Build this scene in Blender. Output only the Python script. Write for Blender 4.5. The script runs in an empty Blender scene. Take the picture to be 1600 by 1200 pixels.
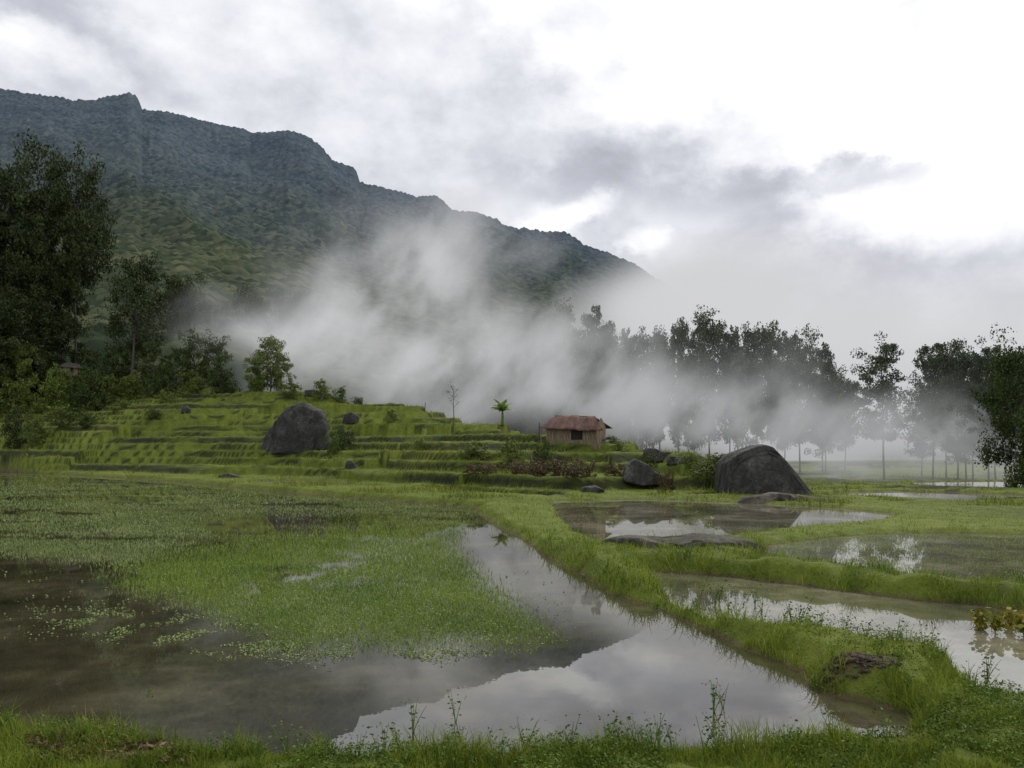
import bpy, bmesh, math, random
import numpy as np
from mathutils import Vector
random.seed(3); rng=np.random.default_rng(7)
CAMH=2.5; F=1250.0
def pos(px,py,Y): return ((px-800)/F*Y, Y, CAMH+(700-py)/F*Y)
def W0(px,py,z=0.0):
    Y=(CAMH-z)*F/(py-700); return ((px-800)/F*Y,Y)
def sst(a,b,x):
    t=np.clip((x-a)/(b-a),0,1); return t*t*(3-2*t)
TAB=rng.random((512,512))
def vn(x,y,s=0):
    x=np.asarray(x,float)+s*17.31+1000; y=np.asarray(y,float)+s*41.7+1000
    xi=np.floor(x).astype(int); yi=np.floor(y).astype(int); fx=x-xi; fy=y-yi
    fx=fx*fx*(3-2*fx); fy=fy*fy*(3-2*fy); a=xi%512; b=yi%512; a1=(a+1)%512; b1=(b+1)%512
    return (TAB[a,b]*(1-fx)+TAB[a1,b]*fx)*(1-fy)+(TAB[a,b1]*(1-fx)+TAB[a1,b1]*fx)*fy
def fbm(x,y,o=4,s=0):
    r=0;am=.5;t=0
    for i in range(o):
        r=r+am*vn(x*2**i,y*2**i,s+i); t+=am; am*=.5
    return r/t
def worley(x,y,s=0,ids=False):
    xi=np.floor(x).astype(int); yi=np.floor(y).astype(int); best=np.full(x.shape,9.0); sec=np.full(x.shape,9.0); idv=np.zeros(x.shape)
    for i in(-1,0,1):
        for j in(-1,0,1):
            a=(xi+i+s)%512; b=(yi+j+s)%512
            cx=xi+i+TAB[a,b]; cy=yi+j+TAB[b,(a+77)%512]
            d=(x-cx)**2+(y-cy)**2; m=d<best
            sec=np.where(m,best,np.minimum(sec,d)); best=np.where(m,d,best); idv=np.where(m,TAB[(a+5)%512,(b+9)%512],idv)
    if ids: return np.sqrt(best),np.sqrt(sec),idv
    return np.sqrt(best)
# ---------------------------------------------------------------- helpers
COL=bpy.context.scene.collection
def mk(name,V,Fs,smooth=False,mat=None):
    if isinstance(Fs,np.ndarray): Fs=[Fs]
    me=bpy.data.meshes.new(name); V=np.asarray(V,dtype=np.float32)
    me.vertices.add(len(V)); me.vertices.foreach_set("co",V.ravel())
    loops=np.concatenate([f.ravel() for f in Fs]).astype(np.int32)
    tot=np.concatenate([np.full(len(f),f.shape[1]) for f in Fs]).astype(np.int32)
    st=np.concatenate([[0],np.cumsum(tot)[:-1]]).astype(np.int32)
    me.loops.add(len(loops)); me.loops.foreach_set("vertex_index",loops)
    me.polygons.add(len(tot)); me.polygons.foreach_set("loop_start",st); me.polygons.foreach_set("loop_total",tot)
    if smooth: me.polygons.foreach_set("use_smooth",np.ones(len(tot),dtype=bool))
    me.update(calc_edges=True); me.validate()
    if mat: me.materials.append(mat)
    return me
def ob(name,me,loc=(0,0,0),parent=None,**kw):
    o=bpy.data.objects.new(name,me); COL.objects.link(o); o.location=loc
    if parent: o.parent=parent
    for k,v in kw.items(): o[k]=v
    return o
def gridfaces(nr,nc):
    i=np.arange(nr-1)[:,None]*nc+np.arange(nc-1)[None,:]
    return np.stack([i,i+1,i+nc+1,i+nc],-1).reshape(-1,4)
def newmat(name):
    m=bpy.data.materials.new(name); m.use_nodes=True; nt=m.node_tree
    return m,nt,nt.nodes["Principled BSDF"]
def N(nt,t,**kw):
    n=nt.nodes.new(t)
    for k,v in kw.items(): setattr(n,k,v)
    return n
def setin(nt,sock,v):
    if isinstance(v,bpy.types.NodeSocket): nt.links.new(v,sock)
    else: sock.default_value=v
def M(nt,op,a,b=None,c=None,clamp=False):
    n=N(nt,'ShaderNodeMath',operation=op); n.use_clamp=clamp
    setin(nt,n.inputs[0],a)
    if b is not None: setin(nt,n.inputs[1],b)
    if c is not None: setin(nt,n.inputs[2],c)
    return n.outputs[0]
def VM(nt,op,a,b=None,out=0):
    n=N(nt,'ShaderNodeVectorMath',operation=op); setin(nt,n.inputs[0],a)
    if b is not None: setin(nt,n.inputs[1],b)
    return n.outputs[out]
def noise(nt,vec,scale,detail=4,rough=.55,col=False,dist=0):
    n=N(nt,'ShaderNodeTexNoise'); n.inputs['Scale'].default_value=scale; n.inputs['Detail'].default_value=detail
    n.inputs['Roughness'].default_value=rough; n.inputs['Distortion'].default_value=dist
    if vec is not None: nt.links.new(vec,n.inputs['Vector'])
    return n.outputs['Color' if col else 'Fac']
def ramp(nt,fac,stops):
    n=N(nt,'ShaderNodeValToRGB'); nt.links.new(fac,n.inputs[0]); e=n.color_ramp.elements
    while len(e)<len(stops): e.new(0.5)
    for i,(p,c) in enumerate(stops): e[i].position=p; e[i].color=(*c,1) if len(c)==3 else c
    return n.outputs[0]
def mix(nt,fac,a,b,bt='MIX'):
    n=N(nt,'ShaderNodeMix',data_type='RGBA',blend_type=bt)
    setin(nt,n.inputs[0],fac)
    for k,v in((6,a),(7,b)):
        if isinstance(v,tuple): v=(*v,1) if len(v)==3 else v
        setin(nt,n.inputs[k],v)
    return n.outputs[2]
def mr(nt,v,a,b,c=0,d=1):
    n=N(nt,'ShaderNodeMapRange',interpolation_type='SMOOTHSTEP'); setin(nt,n.inputs[0],v)
    for i,k in enumerate((a,b,c,d)): n.inputs[i+1].default_value=k
    return n.outputs[0]
def posn(nt): return N(nt,'ShaderNodeNewGeometry').outputs['Position']
def objc(nt): return N(nt,'ShaderNodeTexCoord').outputs['Object']
def bump(nt,bs,h,st,dist):
    n=N(nt,'ShaderNodeBump'); n.inputs['Strength'].default_value=st; n.inputs['Distance'].default_value=dist
    nt.links.new(h,n.inputs['Height']); nt.links.new(n.outputs[0],bs.inputs['Normal'])
# ---------------------------------------------------------------- materials
def leafmat(name,dark,mid,light,rough=.6,nscale=.25,trans=False,spec=.2):
    m,nt,bs=newmat(name); g=N(nt,'ShaderNodeNewGeometry')
    n1=noise(nt,g.outputs['Position'],nscale,2); r=g.outputs['Random Per Island']
    f=M(nt,'ADD',M(nt,'MULTIPLY',r,.45),M(nt,'MULTIPLY',n1,.75))
    c=ramp(nt,f,[(.2,dark),(.52,mid),(.85,light)])
    nt.links.new(c,bs.inputs['Base Color']); bs.inputs['Roughness'].default_value=rough
    bs.inputs['Specular IOR Level'].default_value=spec
    if trans:
        tr=N(nt,'ShaderNodeBsdfTranslucent'); nt.links.new(c,tr.inputs[0])
        mx=N(nt,'ShaderNodeMixShader'); mx.inputs[0].default_value=.3
        nt.links.new(bs.outputs[0],mx.inputs[1]); nt.links.new(tr.outputs[0],mx.inputs[2])
        nt.links.new(mx.outputs[0],nt.nodes['Material Output'].inputs[0])
    return m
M_grass=leafmat('bank_grass_blades',(.030,.055,.006),(.120,.182,.014),(.28,.32,.045),nscale=1.6,trans=True)
M_tgrass=leafmat('terrace_grass_blades',(.040,.060,.010),(.135,.175,.018),(.30,.33,.045),nscale=.22)
M_weed=leafmat('pond_weed_leaves',(.07,.125,.015),(.15,.24,.025),(.28,.37,.065),nscale=.5)
M_pale=leafmat('floating_weed_leaves',(.10,.145,.045),(.18,.245,.075),(.30,.36,.15),nscale=.35,spec=.12,rough=.8)
M_leafd=leafmat('dark_tree_leaves',(.015,.024,.010),(.032,.046,.016),(.062,.080,.027),spec=.1)
M_leafh=leafmat('mist_greyed_leaves',(.048,.062,.044),(.075,.095,.062),(.12,.14,.084),spec=.05,rough=.8)  # leaf colour greyed and lifted to paint in the mist veil
M_leafm=leafmat('tree_leaves',(.018,.030,.011),(.042,.064,.018),(.09,.115,.03),spec=.1)
M_leafl=leafmat('bright_shrub_leaves',(.035,.06,.012),(.085,.125,.02),(.17,.21,.04))
M_leafb=leafmat('rusty_fern_leaves',(.035,.028,.014),(.085,.058,.028),(.14,.11,.045))
M_leafy=leafmat('yellow_green_leaves',(.10,.12,.02),(.20,.20,.03),(.42,.33,.04),nscale=3)
M_broad=leafmat('weed_leaves',(.022,.044,.007),(.06,.11,.013),(.14,.20,.035),nscale=1.5,spec=.1)
M_dry=leafmat('dead_leaves',(.05,.03,.016),(.10,.062,.032),(.2,.14,.08),nscale=4)
M_ban=leafmat('banana_leaf',(.05,.09,.015),(.10,.165,.025),(.19,.26,.05),nscale=1,trans=True)
def barkmat():
    m,nt,bs=newmat('bark'); o=objc(nt)
    mp=N(nt,'ShaderNodeMapping'); mp.inputs['Scale'].default_value=(3,3,.6); nt.links.new(o,mp.inputs[0])
    n=noise(nt,mp.outputs[0],2,5); nt.links.new(ramp(nt,n,[(.3,(.03,.025,.02)),(.7,(.13,.115,.095))]),bs.inputs['Base Color'])
    bs.inputs['Roughness'].default_value=.9; return m
M_bark=barkmat()
def groundmat():
    m,nt,bs=newmat('paddy_ground'); p=posn(nt)
    mud=N(nt,'ShaderNodeAttribute',attribute_name='mud').outputs['Fac']
    ris=N(nt,'ShaderNodeAttribute',attribute_name='riser').outputs['Fac']
    a=noise(nt,p,.12,5); b=noise(nt,p,1.6,6,.65); d=noise(nt,p,9,4,.7)
    f=M(nt,'ADD',M(nt,'MULTIPLY',a,.5),M(nt,'MULTIPLY',b,.5))
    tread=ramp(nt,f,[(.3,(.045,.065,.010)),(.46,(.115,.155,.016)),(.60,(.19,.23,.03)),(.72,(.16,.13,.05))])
    rise=ramp(nt,f,[(.3,(.006,.009,.004)),(.45,(.015,.020,.006)),(.56,(.042,.050,.012)),(.66,(.065,.045,.022))])  # riser colours darkened to paint the shadow lines between terraces
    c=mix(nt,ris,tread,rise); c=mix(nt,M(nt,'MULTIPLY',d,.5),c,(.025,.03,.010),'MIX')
    mc=ramp(nt,b,[(.3,(.05,.036,.018)),(.7,(.12,.09,.05))])
    c=mix(nt,mud,c,mc); nt.links.new(c,bs.inputs['Base Color'])
    bs.inputs['Roughness'].default_value=.9; bs.inputs['Specular IOR Level'].default_value=.2
    bump(nt,bs,M(nt,'ADD',b,M(nt,'MULTIPLY',d,.5)),.8,.15); return m
def watermat(name,k=1.0,ior=2.05,t=(1,1,1)):
    m,nt,bs=newmat(name); p=posn(nt)
    a=noise(nt,p,.45,5,.6); b=noise(nt,p,2.5,4)
    q=lambda r_,g_,b_:(r_*k*t[0],g_*k*t[1],b_*k*t[2])
    c=ramp(nt,M(nt,'ADD',M(nt,'MULTIPLY',a,.75),M(nt,'MULTIPLY',b,.25)),[(.35,q(.018,.018,.011)),(.52,q(.050,.047,.030)),(.70,q(.12,.112,.080))])
    nt.links.new(c,bs.inputs['Base Color']); bs.inputs['Roughness'].default_value=.012; bs.inputs['IOR'].default_value=ior
    bump(nt,bs,noise(nt,p,5,2,.5),.018,.012); return m
def rockmat(name='weathered_rock',k=1.0,tint=(1,1,1)):
    m,nt,bs=newmat(name); o=posn(nt)
    mp=N(nt,'ShaderNodeMapping'); mp.inputs['Scale'].default_value=(1.3,1.3,.9); nt.links.new(o,mp.inputs[0])
    s=noise(nt,mp.outputs[0],1.1,7,.65,dist=.8); d=noise(nt,o,6,6,.7)
    st=[(.38,(.014,.014,.013)),(.5,(.036,.035,.032)),(.60,(.075,.073,.067)),(.70,(.17,.165,.15))]
    st=[(p_,tuple(c_*k*t_ for c_,t_ in zip(cc,tint))) for p_,cc in st]
    c=ramp(nt,M(nt,'ADD',M(nt,'MULTIPLY',s,.65),M(nt,'MULTIPLY',d,.35)),st)
    g=N(nt,'ShaderNodeNewGeometry'); sx=N(nt,'ShaderNodeSeparateXYZ'); nt.links.new(g.outputs['Normal'],sx.inputs[0])
    up=mr(nt,M(nt,'MULTIPLY',sx.outputs[2],noise(nt,o,1.5,4)),.42,.62)
    c=mix(nt,M(nt,'MULTIPLY',up,.5),c,(.07,.08,.03)); nt.links.new(c,bs.inputs['Base Color'])
    bs.inputs['Roughness'].default_value=.85; bump(nt,bs,M(nt,'ADD',s,d),.9,.15); return m
def mountmat():
    m,nt,bs=newmat('forested_mountain_hazed'); p=posn(nt)
    sx=N(nt,'ShaderNodeSeparateXYZ'); nt.links.new(p,sx.inputs[0])
    v=N(nt,'ShaderNodeTexVoronoi'); v.inputs['Scale'].default_value=.15; nt.links.new(p,v.inputs['Vector'])
    hs=N(nt,'ShaderNodeSeparateColor'); nt.links.new(v.outputs['Color'],hs.inputs[0])
    a=noise(nt,p,.006,6,.6); d=noise(nt,p,.05,5,.65)
    f=M(nt,'ADD',M(nt,'MULTIPLY',hs.outputs[0],.34),M(nt,'ADD',M(nt,'MULTIPLY',a,.46),M(nt,'MULTIPLY',d,.34)))
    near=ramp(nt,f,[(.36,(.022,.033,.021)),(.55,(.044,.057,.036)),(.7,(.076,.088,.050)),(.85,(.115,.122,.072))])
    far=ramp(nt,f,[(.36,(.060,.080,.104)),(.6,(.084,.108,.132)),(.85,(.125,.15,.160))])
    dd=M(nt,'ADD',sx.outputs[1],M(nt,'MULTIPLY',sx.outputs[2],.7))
    c=mix(nt,mr(nt,dd,360,1750),near,far)  # aerial haze put into the colour, growing with depth and height
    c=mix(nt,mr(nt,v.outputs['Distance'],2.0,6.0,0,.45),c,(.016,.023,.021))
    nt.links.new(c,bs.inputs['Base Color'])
    bs.inputs['Roughness'].default_value=1; bs.inputs['Specular IOR Level'].default_value=0
    bump(nt,bs,M(nt,'SUBTRACT',1,v.outputs['Distance']),.5,2.0)
    return m
def simplemat(name,c1,c2,scale,rough=.85,vec='obj',sc=(1,1,1),bmp=.4,bd=.02):
    m,nt,bs=newmat(name); o=objc(nt); mp=N(nt,'ShaderNodeMapping'); mp.inputs['Scale'].default_value=sc; nt.links.new(o,mp.inputs[0])
    n=noise(nt,mp.outputs[0],scale,6,.65); nt.links.new(ramp(nt,n,[(.35,c1),(.68,c2)]),bs.inputs['Base Color'])
    bs.inputs['Roughness'].default_value=rough; bump(nt,bs,n,bmp,bd); return m
M_ground=groundmat(); M_water=watermat('muddy_water',1.0,2.05,(1.05,1.0,.88)); M_water2=watermat('silty_mist_reflection_water',2.9,2.0)  # second water: pale base paints in the mist reflection besides its mud
M_rock=rockmat(); M_slab=rockmat('muddy_slab_rock',1.6,(1.12,1,.85)); M_mount=mountmat()
M_wood=simplemat('weathered_planks',(.09,.065,.042),(.28,.22,.14),3,sc=(6,6,.6))
M_dark=simplemat('doorway_shade',(.008,.007,.006),(.02,.018,.015),3)
M_rust=simplemat('rusty_corrugated_iron',(.035,.018,.013),(.16,.074,.052),1.8,rough=.8,sc=(1.6,.8,.8))
M_thatch=simplemat('old_thatch',(.02,.018,.013),(.06,.052,.038),5,sc=(5,1,1))
M_mud=simplemat('mud_clods',(.03,.021,.013),(.11,.078,.048),11,bmp=1,bd=.05)
# ---------------------------------------------------------------- ponds
PI={
'main':[(-300,728),(0,737),(100,741),(200,747),(300,754),(400,765),(500,774),(600,782),(690,788),(745,794),(752,806),(775,822),(815,842),(840,862),(880,882),(930,912),(960,930),(1000,945),(1060,968),(1110,990),(1160,1012),(1210,1035),(1245,1052),(1262,1068),(1285,1084),(1330,1094),(1385,1104),(1430,1118),(1442,1136),(1410,1152),(1320,1164),(1200,1170),(1050,1174),(900,1178),(700,1180),(520,1178),(420,1170),(300,1160),(150,1147),(40,1132),(-100,1114),(-400,1092)],
'far':[(860,783),(1000,780),(1150,785),(1300,793),(1400,803),(1375,815),(1280,822),(1200,830),(1110,844),(1040,856),(960,856),(905,836),(875,808)],
'weedy':[(1165,872),(1210,851),(1310,838),(1420,833),(1650,836),(2000,842),(2000,950),(1600,930),(1450,915),(1300,901),(1200,888)],
'strip':[(1010,892),(1100,898),(1160,904),(1250,917),(1350,930),(1500,945),(1600,955),(2000,975),(2000,1210),(1700,1152),(1600,1114),(1540,1080),(1490,1048),(1400,1030),(1300,1014),(1200,997),(1130,978),(1060,950)],
'puddle':[(1490,1078),(1530,1082),(1555,1098),(1545,1118),(1510,1122),(1485,1100)]}
PONDS={k:np.array([W0(*q) for q in v]) for k,v in PI.items()}
def pY(l): return np.array([((px-800)/F*Y,Y) for px,Y in l])
PONDS['terrace']=pY([(385,58),(470,59),(560,55),(545,50),(470,51),(400,54)])
PONDS['lower']=pY([(1290,52),(1400,54),(1520,52),(1600,49),(1600,44),(1500,43),(1380,46),(1300,48)])
PONDS['lower2']=pY([(1420,84),(1560,86),(1700,84),(1700,72),(1560,70),(1440,74)])
PZ={k:0.0 for k in PONDS}; PZ['terrace']=.12; PZ['lower']=-.40; PZ['lower2']=-1.05
def sdpoly(x,y,P):
    d=np.full(x.shape,1e9); ins=np.zeros(x.shape,bool); n=len(P)
    for i in range(n):
        ax,ay=P[i]; bx,by=P[(i+1)%n]; ex,ey=bx-ax,by-ay
        t=np.clip(((x-ax)*ex+(y-ay)*ey)/(ex*ex+ey*ey),0,1)
        d=np.minimum(d,(x-ax-t*ex)**2+(y-ay-t*ey)**2)
        if abs(ey)>1e-9:
            c=((ay>y)!=(by>y))&(x<ex*(y-ay)/ey+ax); ins^=c
    return np.where(ins,-1,1)*np.sqrt(d)
TP=[-600,-200,0,150,300,465,550,600,700,800,900,1000,1100,1180,1260,1400,2400]
TY0=[88,86,82,73,66,60,55,52,42,38,38,39,41,44,36,34,34]
TYC=[135,135,135,126,117,104,98,94,84,74,64,56,50,50,90,100,100]
TZC=[18,17,15.0,13.2,11.6,9.5,7.8,6.9,5.4,4.2,3.5,2.35,1.8,1.3,-1.8,-2.0,-2.0]
bx,by=W0(1345,1062,.1)
def H(x,y,full=False):
    x=np.asarray(x,float); y=np.asarray(y,float)
    px=800+F*x/np.maximum(y,3)
    Y0=np.interp(px,TP,TY0); Yc=np.interp(px,TP,TYC); zc=np.interp(px,TP,TZC)
    t=np.clip((y-Y0)/(Yc-Y0),0,1); hs=zc*t**1.0
    hs=hs+(-2.2-zc)*sst(0,1,(y-Yc-1)/45)*(t>=1)
    w=sst(0,.06,t)
    wd,ws,pid=worley(x/22+fbm(x/8,y/8,2,61)*.9,y/13,4,True)
    hs=hs+w*((fbm(x/16,y/10,3,5)-.5)*3.4*(1-.65*sst(.8,1,t))+(pid-.5)*.9)*np.clip(np.abs(zc)/6,.2,1)
    hs=hs+w*.38*np.sin(hs*2.3+pid*6)*(zc>0)*np.clip(zc/4,0,1)
    out=np.zeros_like(hs); ris=np.zeros_like(hs)
    for sgn,step in((1,.66),(-1,.36)):
        q=hs/step+(fbm(x/3,y/3,2,71)-.5)*.36*w; fl=np.floor(q); f=q-fl; z=(fl+sst(.74,.98,f)*.94+.06*f)*step+.09*np.exp(-((f-.985)/.05)**2)+.09*np.exp(-((f+.015)/.05)**2)
        m=(hs>0) if sgn>0 else (hs<=0)
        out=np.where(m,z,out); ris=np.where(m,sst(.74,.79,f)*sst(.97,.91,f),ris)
    far=sst(110,150,y); out=out*(1-far)+hs*far
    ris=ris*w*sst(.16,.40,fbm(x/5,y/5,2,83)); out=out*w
    out=out+w*(fbm(x*1.3,y*1.3,3,77)-.5)*.24*sst(30,50,y)
    b0=.26+.06*sst(780,860,px)*sst(22,16,y)-.14*sst(17,24,y)*sst(780,900,px); b0=b0-.20*sst(8.2,7.2,y)*sst(1500,1420,px)
    base=b0+(.05+.07*sst(24,16,y))*(fbm(x*1.6,y*1.6,3,9)-.5)*2*sst(60,20,y)
    z=base+out; mud=np.zeros_like(z); dmin=np.full(z.shape,1e9)
    for k,P in PONDS.items():
        lo=P.min(0)-3; hi=P.max(0)+3
        s=(x>lo[0])&(x<hi[0])&(y>lo[1])&(y<hi[1])
        if not s.any(): continue
        sd=sdpoly(x[s],y[s],P)+(fbm(x[s]*1.3,y[s]*1.3,3,2)-.5)*.35
        bt=z[s]
        if k.startswith('lower'): bt=PZ[k]+.16+(bt-PZ[k]-.16)*sst(.3,2.5,sd)
        zz=np.where(sd>0, PZ[k]+(bt-PZ[k])*sst(-.02,.42,sd), PZ[k]-.22*sst(0,.8,-sd)-.002)
        z[s]=zz; mud[s]=np.maximum(mud[s],sst(.12,.03,sd)); dmin[s]=np.minimum(dmin[s],sd)
    mud=np.maximum(mud,.8*sst(1.2,.7,np.sqrt(((x-bx)/.40)**2+((y-by)/.22)**2)))
    return (z,ris,mud,dmin) if full else z
def h1(x,y): return float(H(np.array([x]),np.array([y]))[0])
def findY(px,py,lo=26,hi=128):
    Y=np.linspace(lo,hi,700); z=H((px-800)/F*Y,Y); row=700-(z-CAMH)*F/Y
    i=np.where(row<=py)[0]
    return float(Y[i[0]]) if len(i) else float(Y[np.argmin(row)])
# ---------------------------------------------------------------- ground
r=np.exp(np.arange(math.log(3.0),math.log(170),.0044))
rows=np.concatenate([[-40,-15,-5,1],r,[180,195,220,260,400,800,1600,4000]])
uc=np.linspace(-.74,.74,900); tail=np.array([.76,.8,.86,.95,1.1,1.35,1.7,2.3,3.2,5])
us=np.concatenate([-tail[::-1],uc,tail])
Yg=np.repeat(rows,len(us)); Xg=(us[None,:]*np.maximum(rows,3)[:,None]).ravel()
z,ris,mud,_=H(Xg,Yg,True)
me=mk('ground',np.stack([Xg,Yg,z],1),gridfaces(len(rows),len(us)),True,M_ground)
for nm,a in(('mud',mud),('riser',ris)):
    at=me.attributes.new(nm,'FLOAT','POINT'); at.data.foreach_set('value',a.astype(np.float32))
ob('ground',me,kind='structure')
for k,P in PONDS.items():
    c=np.array(P); n=len(c); area=0.5*sum(c[i][0]*c[(i+1)%n][1]-c[(i+1)%n][0]*c[i][1] for i in range(n)); sg=1 if area>0 else -1
    Q=[]
    for i in range(n):
        e1=c[i]-c[i-1]; e2=c[(i+1)%n]-c[i]; e1/=np.linalg.norm(e1); e2/=np.linalg.norm(e2)
        nn=np.array([e1[1]+e2[1],-(e1[0]+e2[0])])*sg; nn/=max(np.linalg.norm(nn),.3); Q.append(c[i]+nn*.32)
    bm=bmesh.new(); vs=[bm.verts.new((q[0],q[1],PZ[k])) for q in Q]; f=bm.faces.new(vs); bmesh.ops.triangulate(bm,faces=[f])
    bmesh.ops.recalc_face_normals(bm,faces=bm.faces)
    me=bpy.data.meshes.new('water'); bm.to_mesh(me); bm.free()
    if me.polygons[0].normal.z<0: me.flip_normals()
    me.materials.append(M_water if k=='main' else M_water2); ob('water',me,kind='structure')
# ---------------------------------------------------------------- mountain
RP=[-2400,-1200,-500,0,60,130,180,200,213,222,260,330,380,392,450,480,505,520,548,556,562,610,650,683,692,706,750,775,790,850,880,900,910,960,1000,1040,1090,1150,1230,1330,1450,1600]
RY=[250,180,120,143,151,161,153,148,154,174,178,197,207,214,209,216,236,253,263,268,288,300,311,311,319,334,337,346,358,367,366,375,386,403,423,448,488,540,600,655,710,730]
um=np.concatenate([np.linspace(-2.6,-.80,60),np.linspace(-.79,.62,1150)])
tr=np.concatenate([[-.04,-.02],np.linspace(0,1,460),[1.03,1.1]])
U,T=np.meshgrid(um,tr); px=800+F*U
vr=(700-np.interp(px,RP,RY))/F
v0=np.interp(px,[-1000,0,300,600,900,1150],[.14,.125,.11,.05,.01,-.02])
v0=np.minimum(v0,vr-.005)
Tc=np.clip(T,0,1); Dr=1500-250*sst(500,1000,px); Ys=170+190*sst(850,1100,px)
Y=Ys+(Dr-Ys)*np.where(T>0,np.abs(T)**1.25,T)
vv=v0+(vr-v0)*Tc**.80
X=U*Y
sp=(fbm(X/300+Y/700,Y/480,3,3)-.5)
rid=1-np.abs(fbm(X/210+Y/280,Y/400,3,8)*2-1)*2
env=np.sin(np.pi*Tc)**.8
Z=CAMH+vv*Y+env*(sp*150+rid*42)*np.clip((Y/1000)**1.3,.03,1)*(1-.8*sst(950,1200,px))
far=sst(350,900,Y)
Wn=worley(X/10,Y/10,3); W2=worley(X/6,Y/6,9)
Z+=np.clip(1-Wn*1.1,0,1)*(1.2+4.3*far)*np.clip(T*8,0,1)+np.clip(1-W2*1.1,0,1)*2.6
Z+=(fbm(X/26,Y/26,3,6)-.5)*6*Tc*sst(.6,1,Tc)
Z=np.where(T<0,-8,Z); Z=np.where(T>1,Z-(T-1)*900,Z)
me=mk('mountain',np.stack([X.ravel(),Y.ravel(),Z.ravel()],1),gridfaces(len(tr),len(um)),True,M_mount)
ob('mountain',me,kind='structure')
# ---------------------------------------------------------------- grass blades
def blades(x,y,z,L,Wd,lean,two=True):
    n=len(x); a=rng.random(n)*2*np.pi; b=rng.random(n)*2*np.pi
    wx,wy=np.cos(a)*Wd/2,np.sin(a)*Wd/2; lx,ly=np.cos(b)*L*lean,np.sin(b)*L*lean; hz=L*np.sqrt(np.maximum(1-lean**2,.05))
    B=np.stack([x,y,z-.02],1)
    if two:
        v=np.empty((n,5,3)); w=np.stack([wx,wy,0*wx],1)
        mid=B+np.stack([lx*.35,ly*.35,hz*.6],1); tip=B+np.stack([lx*1.1,ly*1.1,hz*.95],1)
        v[:,0]=B-w; v[:,1]=B+w; v[:,2]=mid+w*.8; v[:,3]=mid-w*.8; v[:,4]=tip
        i=np.arange(n)[:,None]*5
        return v.reshape(-1,3),[i+np.array([[0,1,2,3]]),i+np.array([[3,2,4]])]
    v=np.empty((n,3,3)); w=np.stack([wx,wy,0*wx],1)
    v[:,0]=B-w; v[:,1]=B+w; v[:,2]=B+np.stack([lx,ly,hz],1)
    return v.reshape(-1,3),[np.arange(n)[:,None]*3+np.array([[0,1,2]])]
def leaves(C,size,flat=.5,aspect=.5):
    n=len(C); d=rng.normal(size=(n,3)); d[:,2]*=flat; d/=np.linalg.norm(d,axis=1)[:,None]+1e-9
    e=rng.normal(size=(n,3)); e=np.cross(d,e); e/=np.linalg.norm(e,axis=1)[:,None]+1e-9
    s=np.asarray(size).reshape(-1,1)*np.ones((n,1)); v=np.empty((n,4,3))
    v[:,0]=C-d*s/2; v[:,1]=C+e*s*aspect/2; v[:,2]=C+d*s/2; v[:,3]=C-e*s*aspect/2
    return v.reshape(-1,3),np.arange(n*4).reshape(n,4)
n=540000
px=rng.uniform(-60,1660,n); py=736+(1260-736)*rng.random(n)**.85
Y=2.2*F/(py-700); Y=Y*rng.uniform(.97,1.03,n); X=(px-800)/F*Y
z,ris,mud,sd=H(X,Y,True)
cl=fbm(X*1.7,Y*1.7,3,4); c3=fbm(X*4.5,Y*4.5,2,19)
inmud=np.sqrt(((X-bx)/.36)**2+((Y-by)/.20)**2)
keep=(sd>.0)&(z>-.5)&(rng.random(n)<sst(.30,.54,cl*.5+c3*.5)+.12)&(Y<60)&((inmud>1)|(rng.random(n)<.35))
X,Y,z,cl,c3,px,sd=X[keep],Y[keep],z[keep],cl[keep],c3[keep],px[keep],sd[keep]
L=(.05+.42*rng.random(len(X))**2.3*sst(.36,.68,cl*.4+c3*.6)+.02)*np.clip(Y/16,.62,1.0)
L*=1-.40*sst(17,26,Y)*sst(780,900,px); L*=.7+.6*sst(.5,.15,sd); Wd=.0065*np.clip(Y/7,1,5)
s=Y<20
V,Fc=blades(X[s],Y[s],z[s],L[s],Wd[s],rng.uniform(.15,.92,s.sum()))
ob('bank_grass',mk('bank_grass',V,Fc,False,M_grass),kind='stuff',label='lush green grass growing on the paddy dikes',category='grass')
s=~s
V,Fc=blades(X[s],Y[s],z[s],L[s],Wd[s],rng.uniform(.1,.8,s.sum()),False)
ob('dike_grass',mk('dike_grass',V,Fc,False,M_grass),kind='stuff',label='green grass along the more distant field bunds',category='grass')
n=420000
px=rng.uniform(-60,1700,n); Y=np.exp(rng.uniform(math.log(33),math.log(134),n)); X=(px-800)/F*Y
z,ris,mud,sd=H(X,Y,True); cl=fbm(X*.5,Y*.5,3,4)
keep=(sd>.02)&(rng.random(n)<(.22+.45*sst(.45,.62,cl))*(1-.8*ris))
X,Y,z,cl,ris=X[keep],Y[keep],z[keep],cl[keep],ris[keep]
L=.06+.50*rng.random(len(X))**2*sst(.50,.70,cl); Wd=.035*np.clip(Y/50,.8,2)
V,Fc=blades(X,Y,z,L,Wd,rng.uniform(.1,.85,len(X)),False)
ob('terrace_grass',mk('terrace_grass',V,Fc,False,M_tgrass),kind='stuff',label='rough grass on the stepped terrace banks',category='grass')
n=150000
px=rng.uniform(-60,1660,n); py=rng.uniform(860,1250,n); Y=2.2*F/(py-700); X=(px-800)/F*Y
z,ris,mud,sd=H(X,Y,True); cl=fbm(X*1.2,Y*1.2,3,14)
inmud=np.sqrt(((X-bx)/.36)**2+((Y-by)/.20)**2)
keep=(sd>.0)&(rng.random(n)<sst(.40,.60,cl))&(inmud>1)
X,Y,z,cl=X[keep],Y[keep],z[keep],cl[keep]
C=np.stack([X,Y,z+rng.random(len(X))*.22*sst(.4,.7,cl)*np.clip(Y/9,.7,1)+.01],1)
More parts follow.
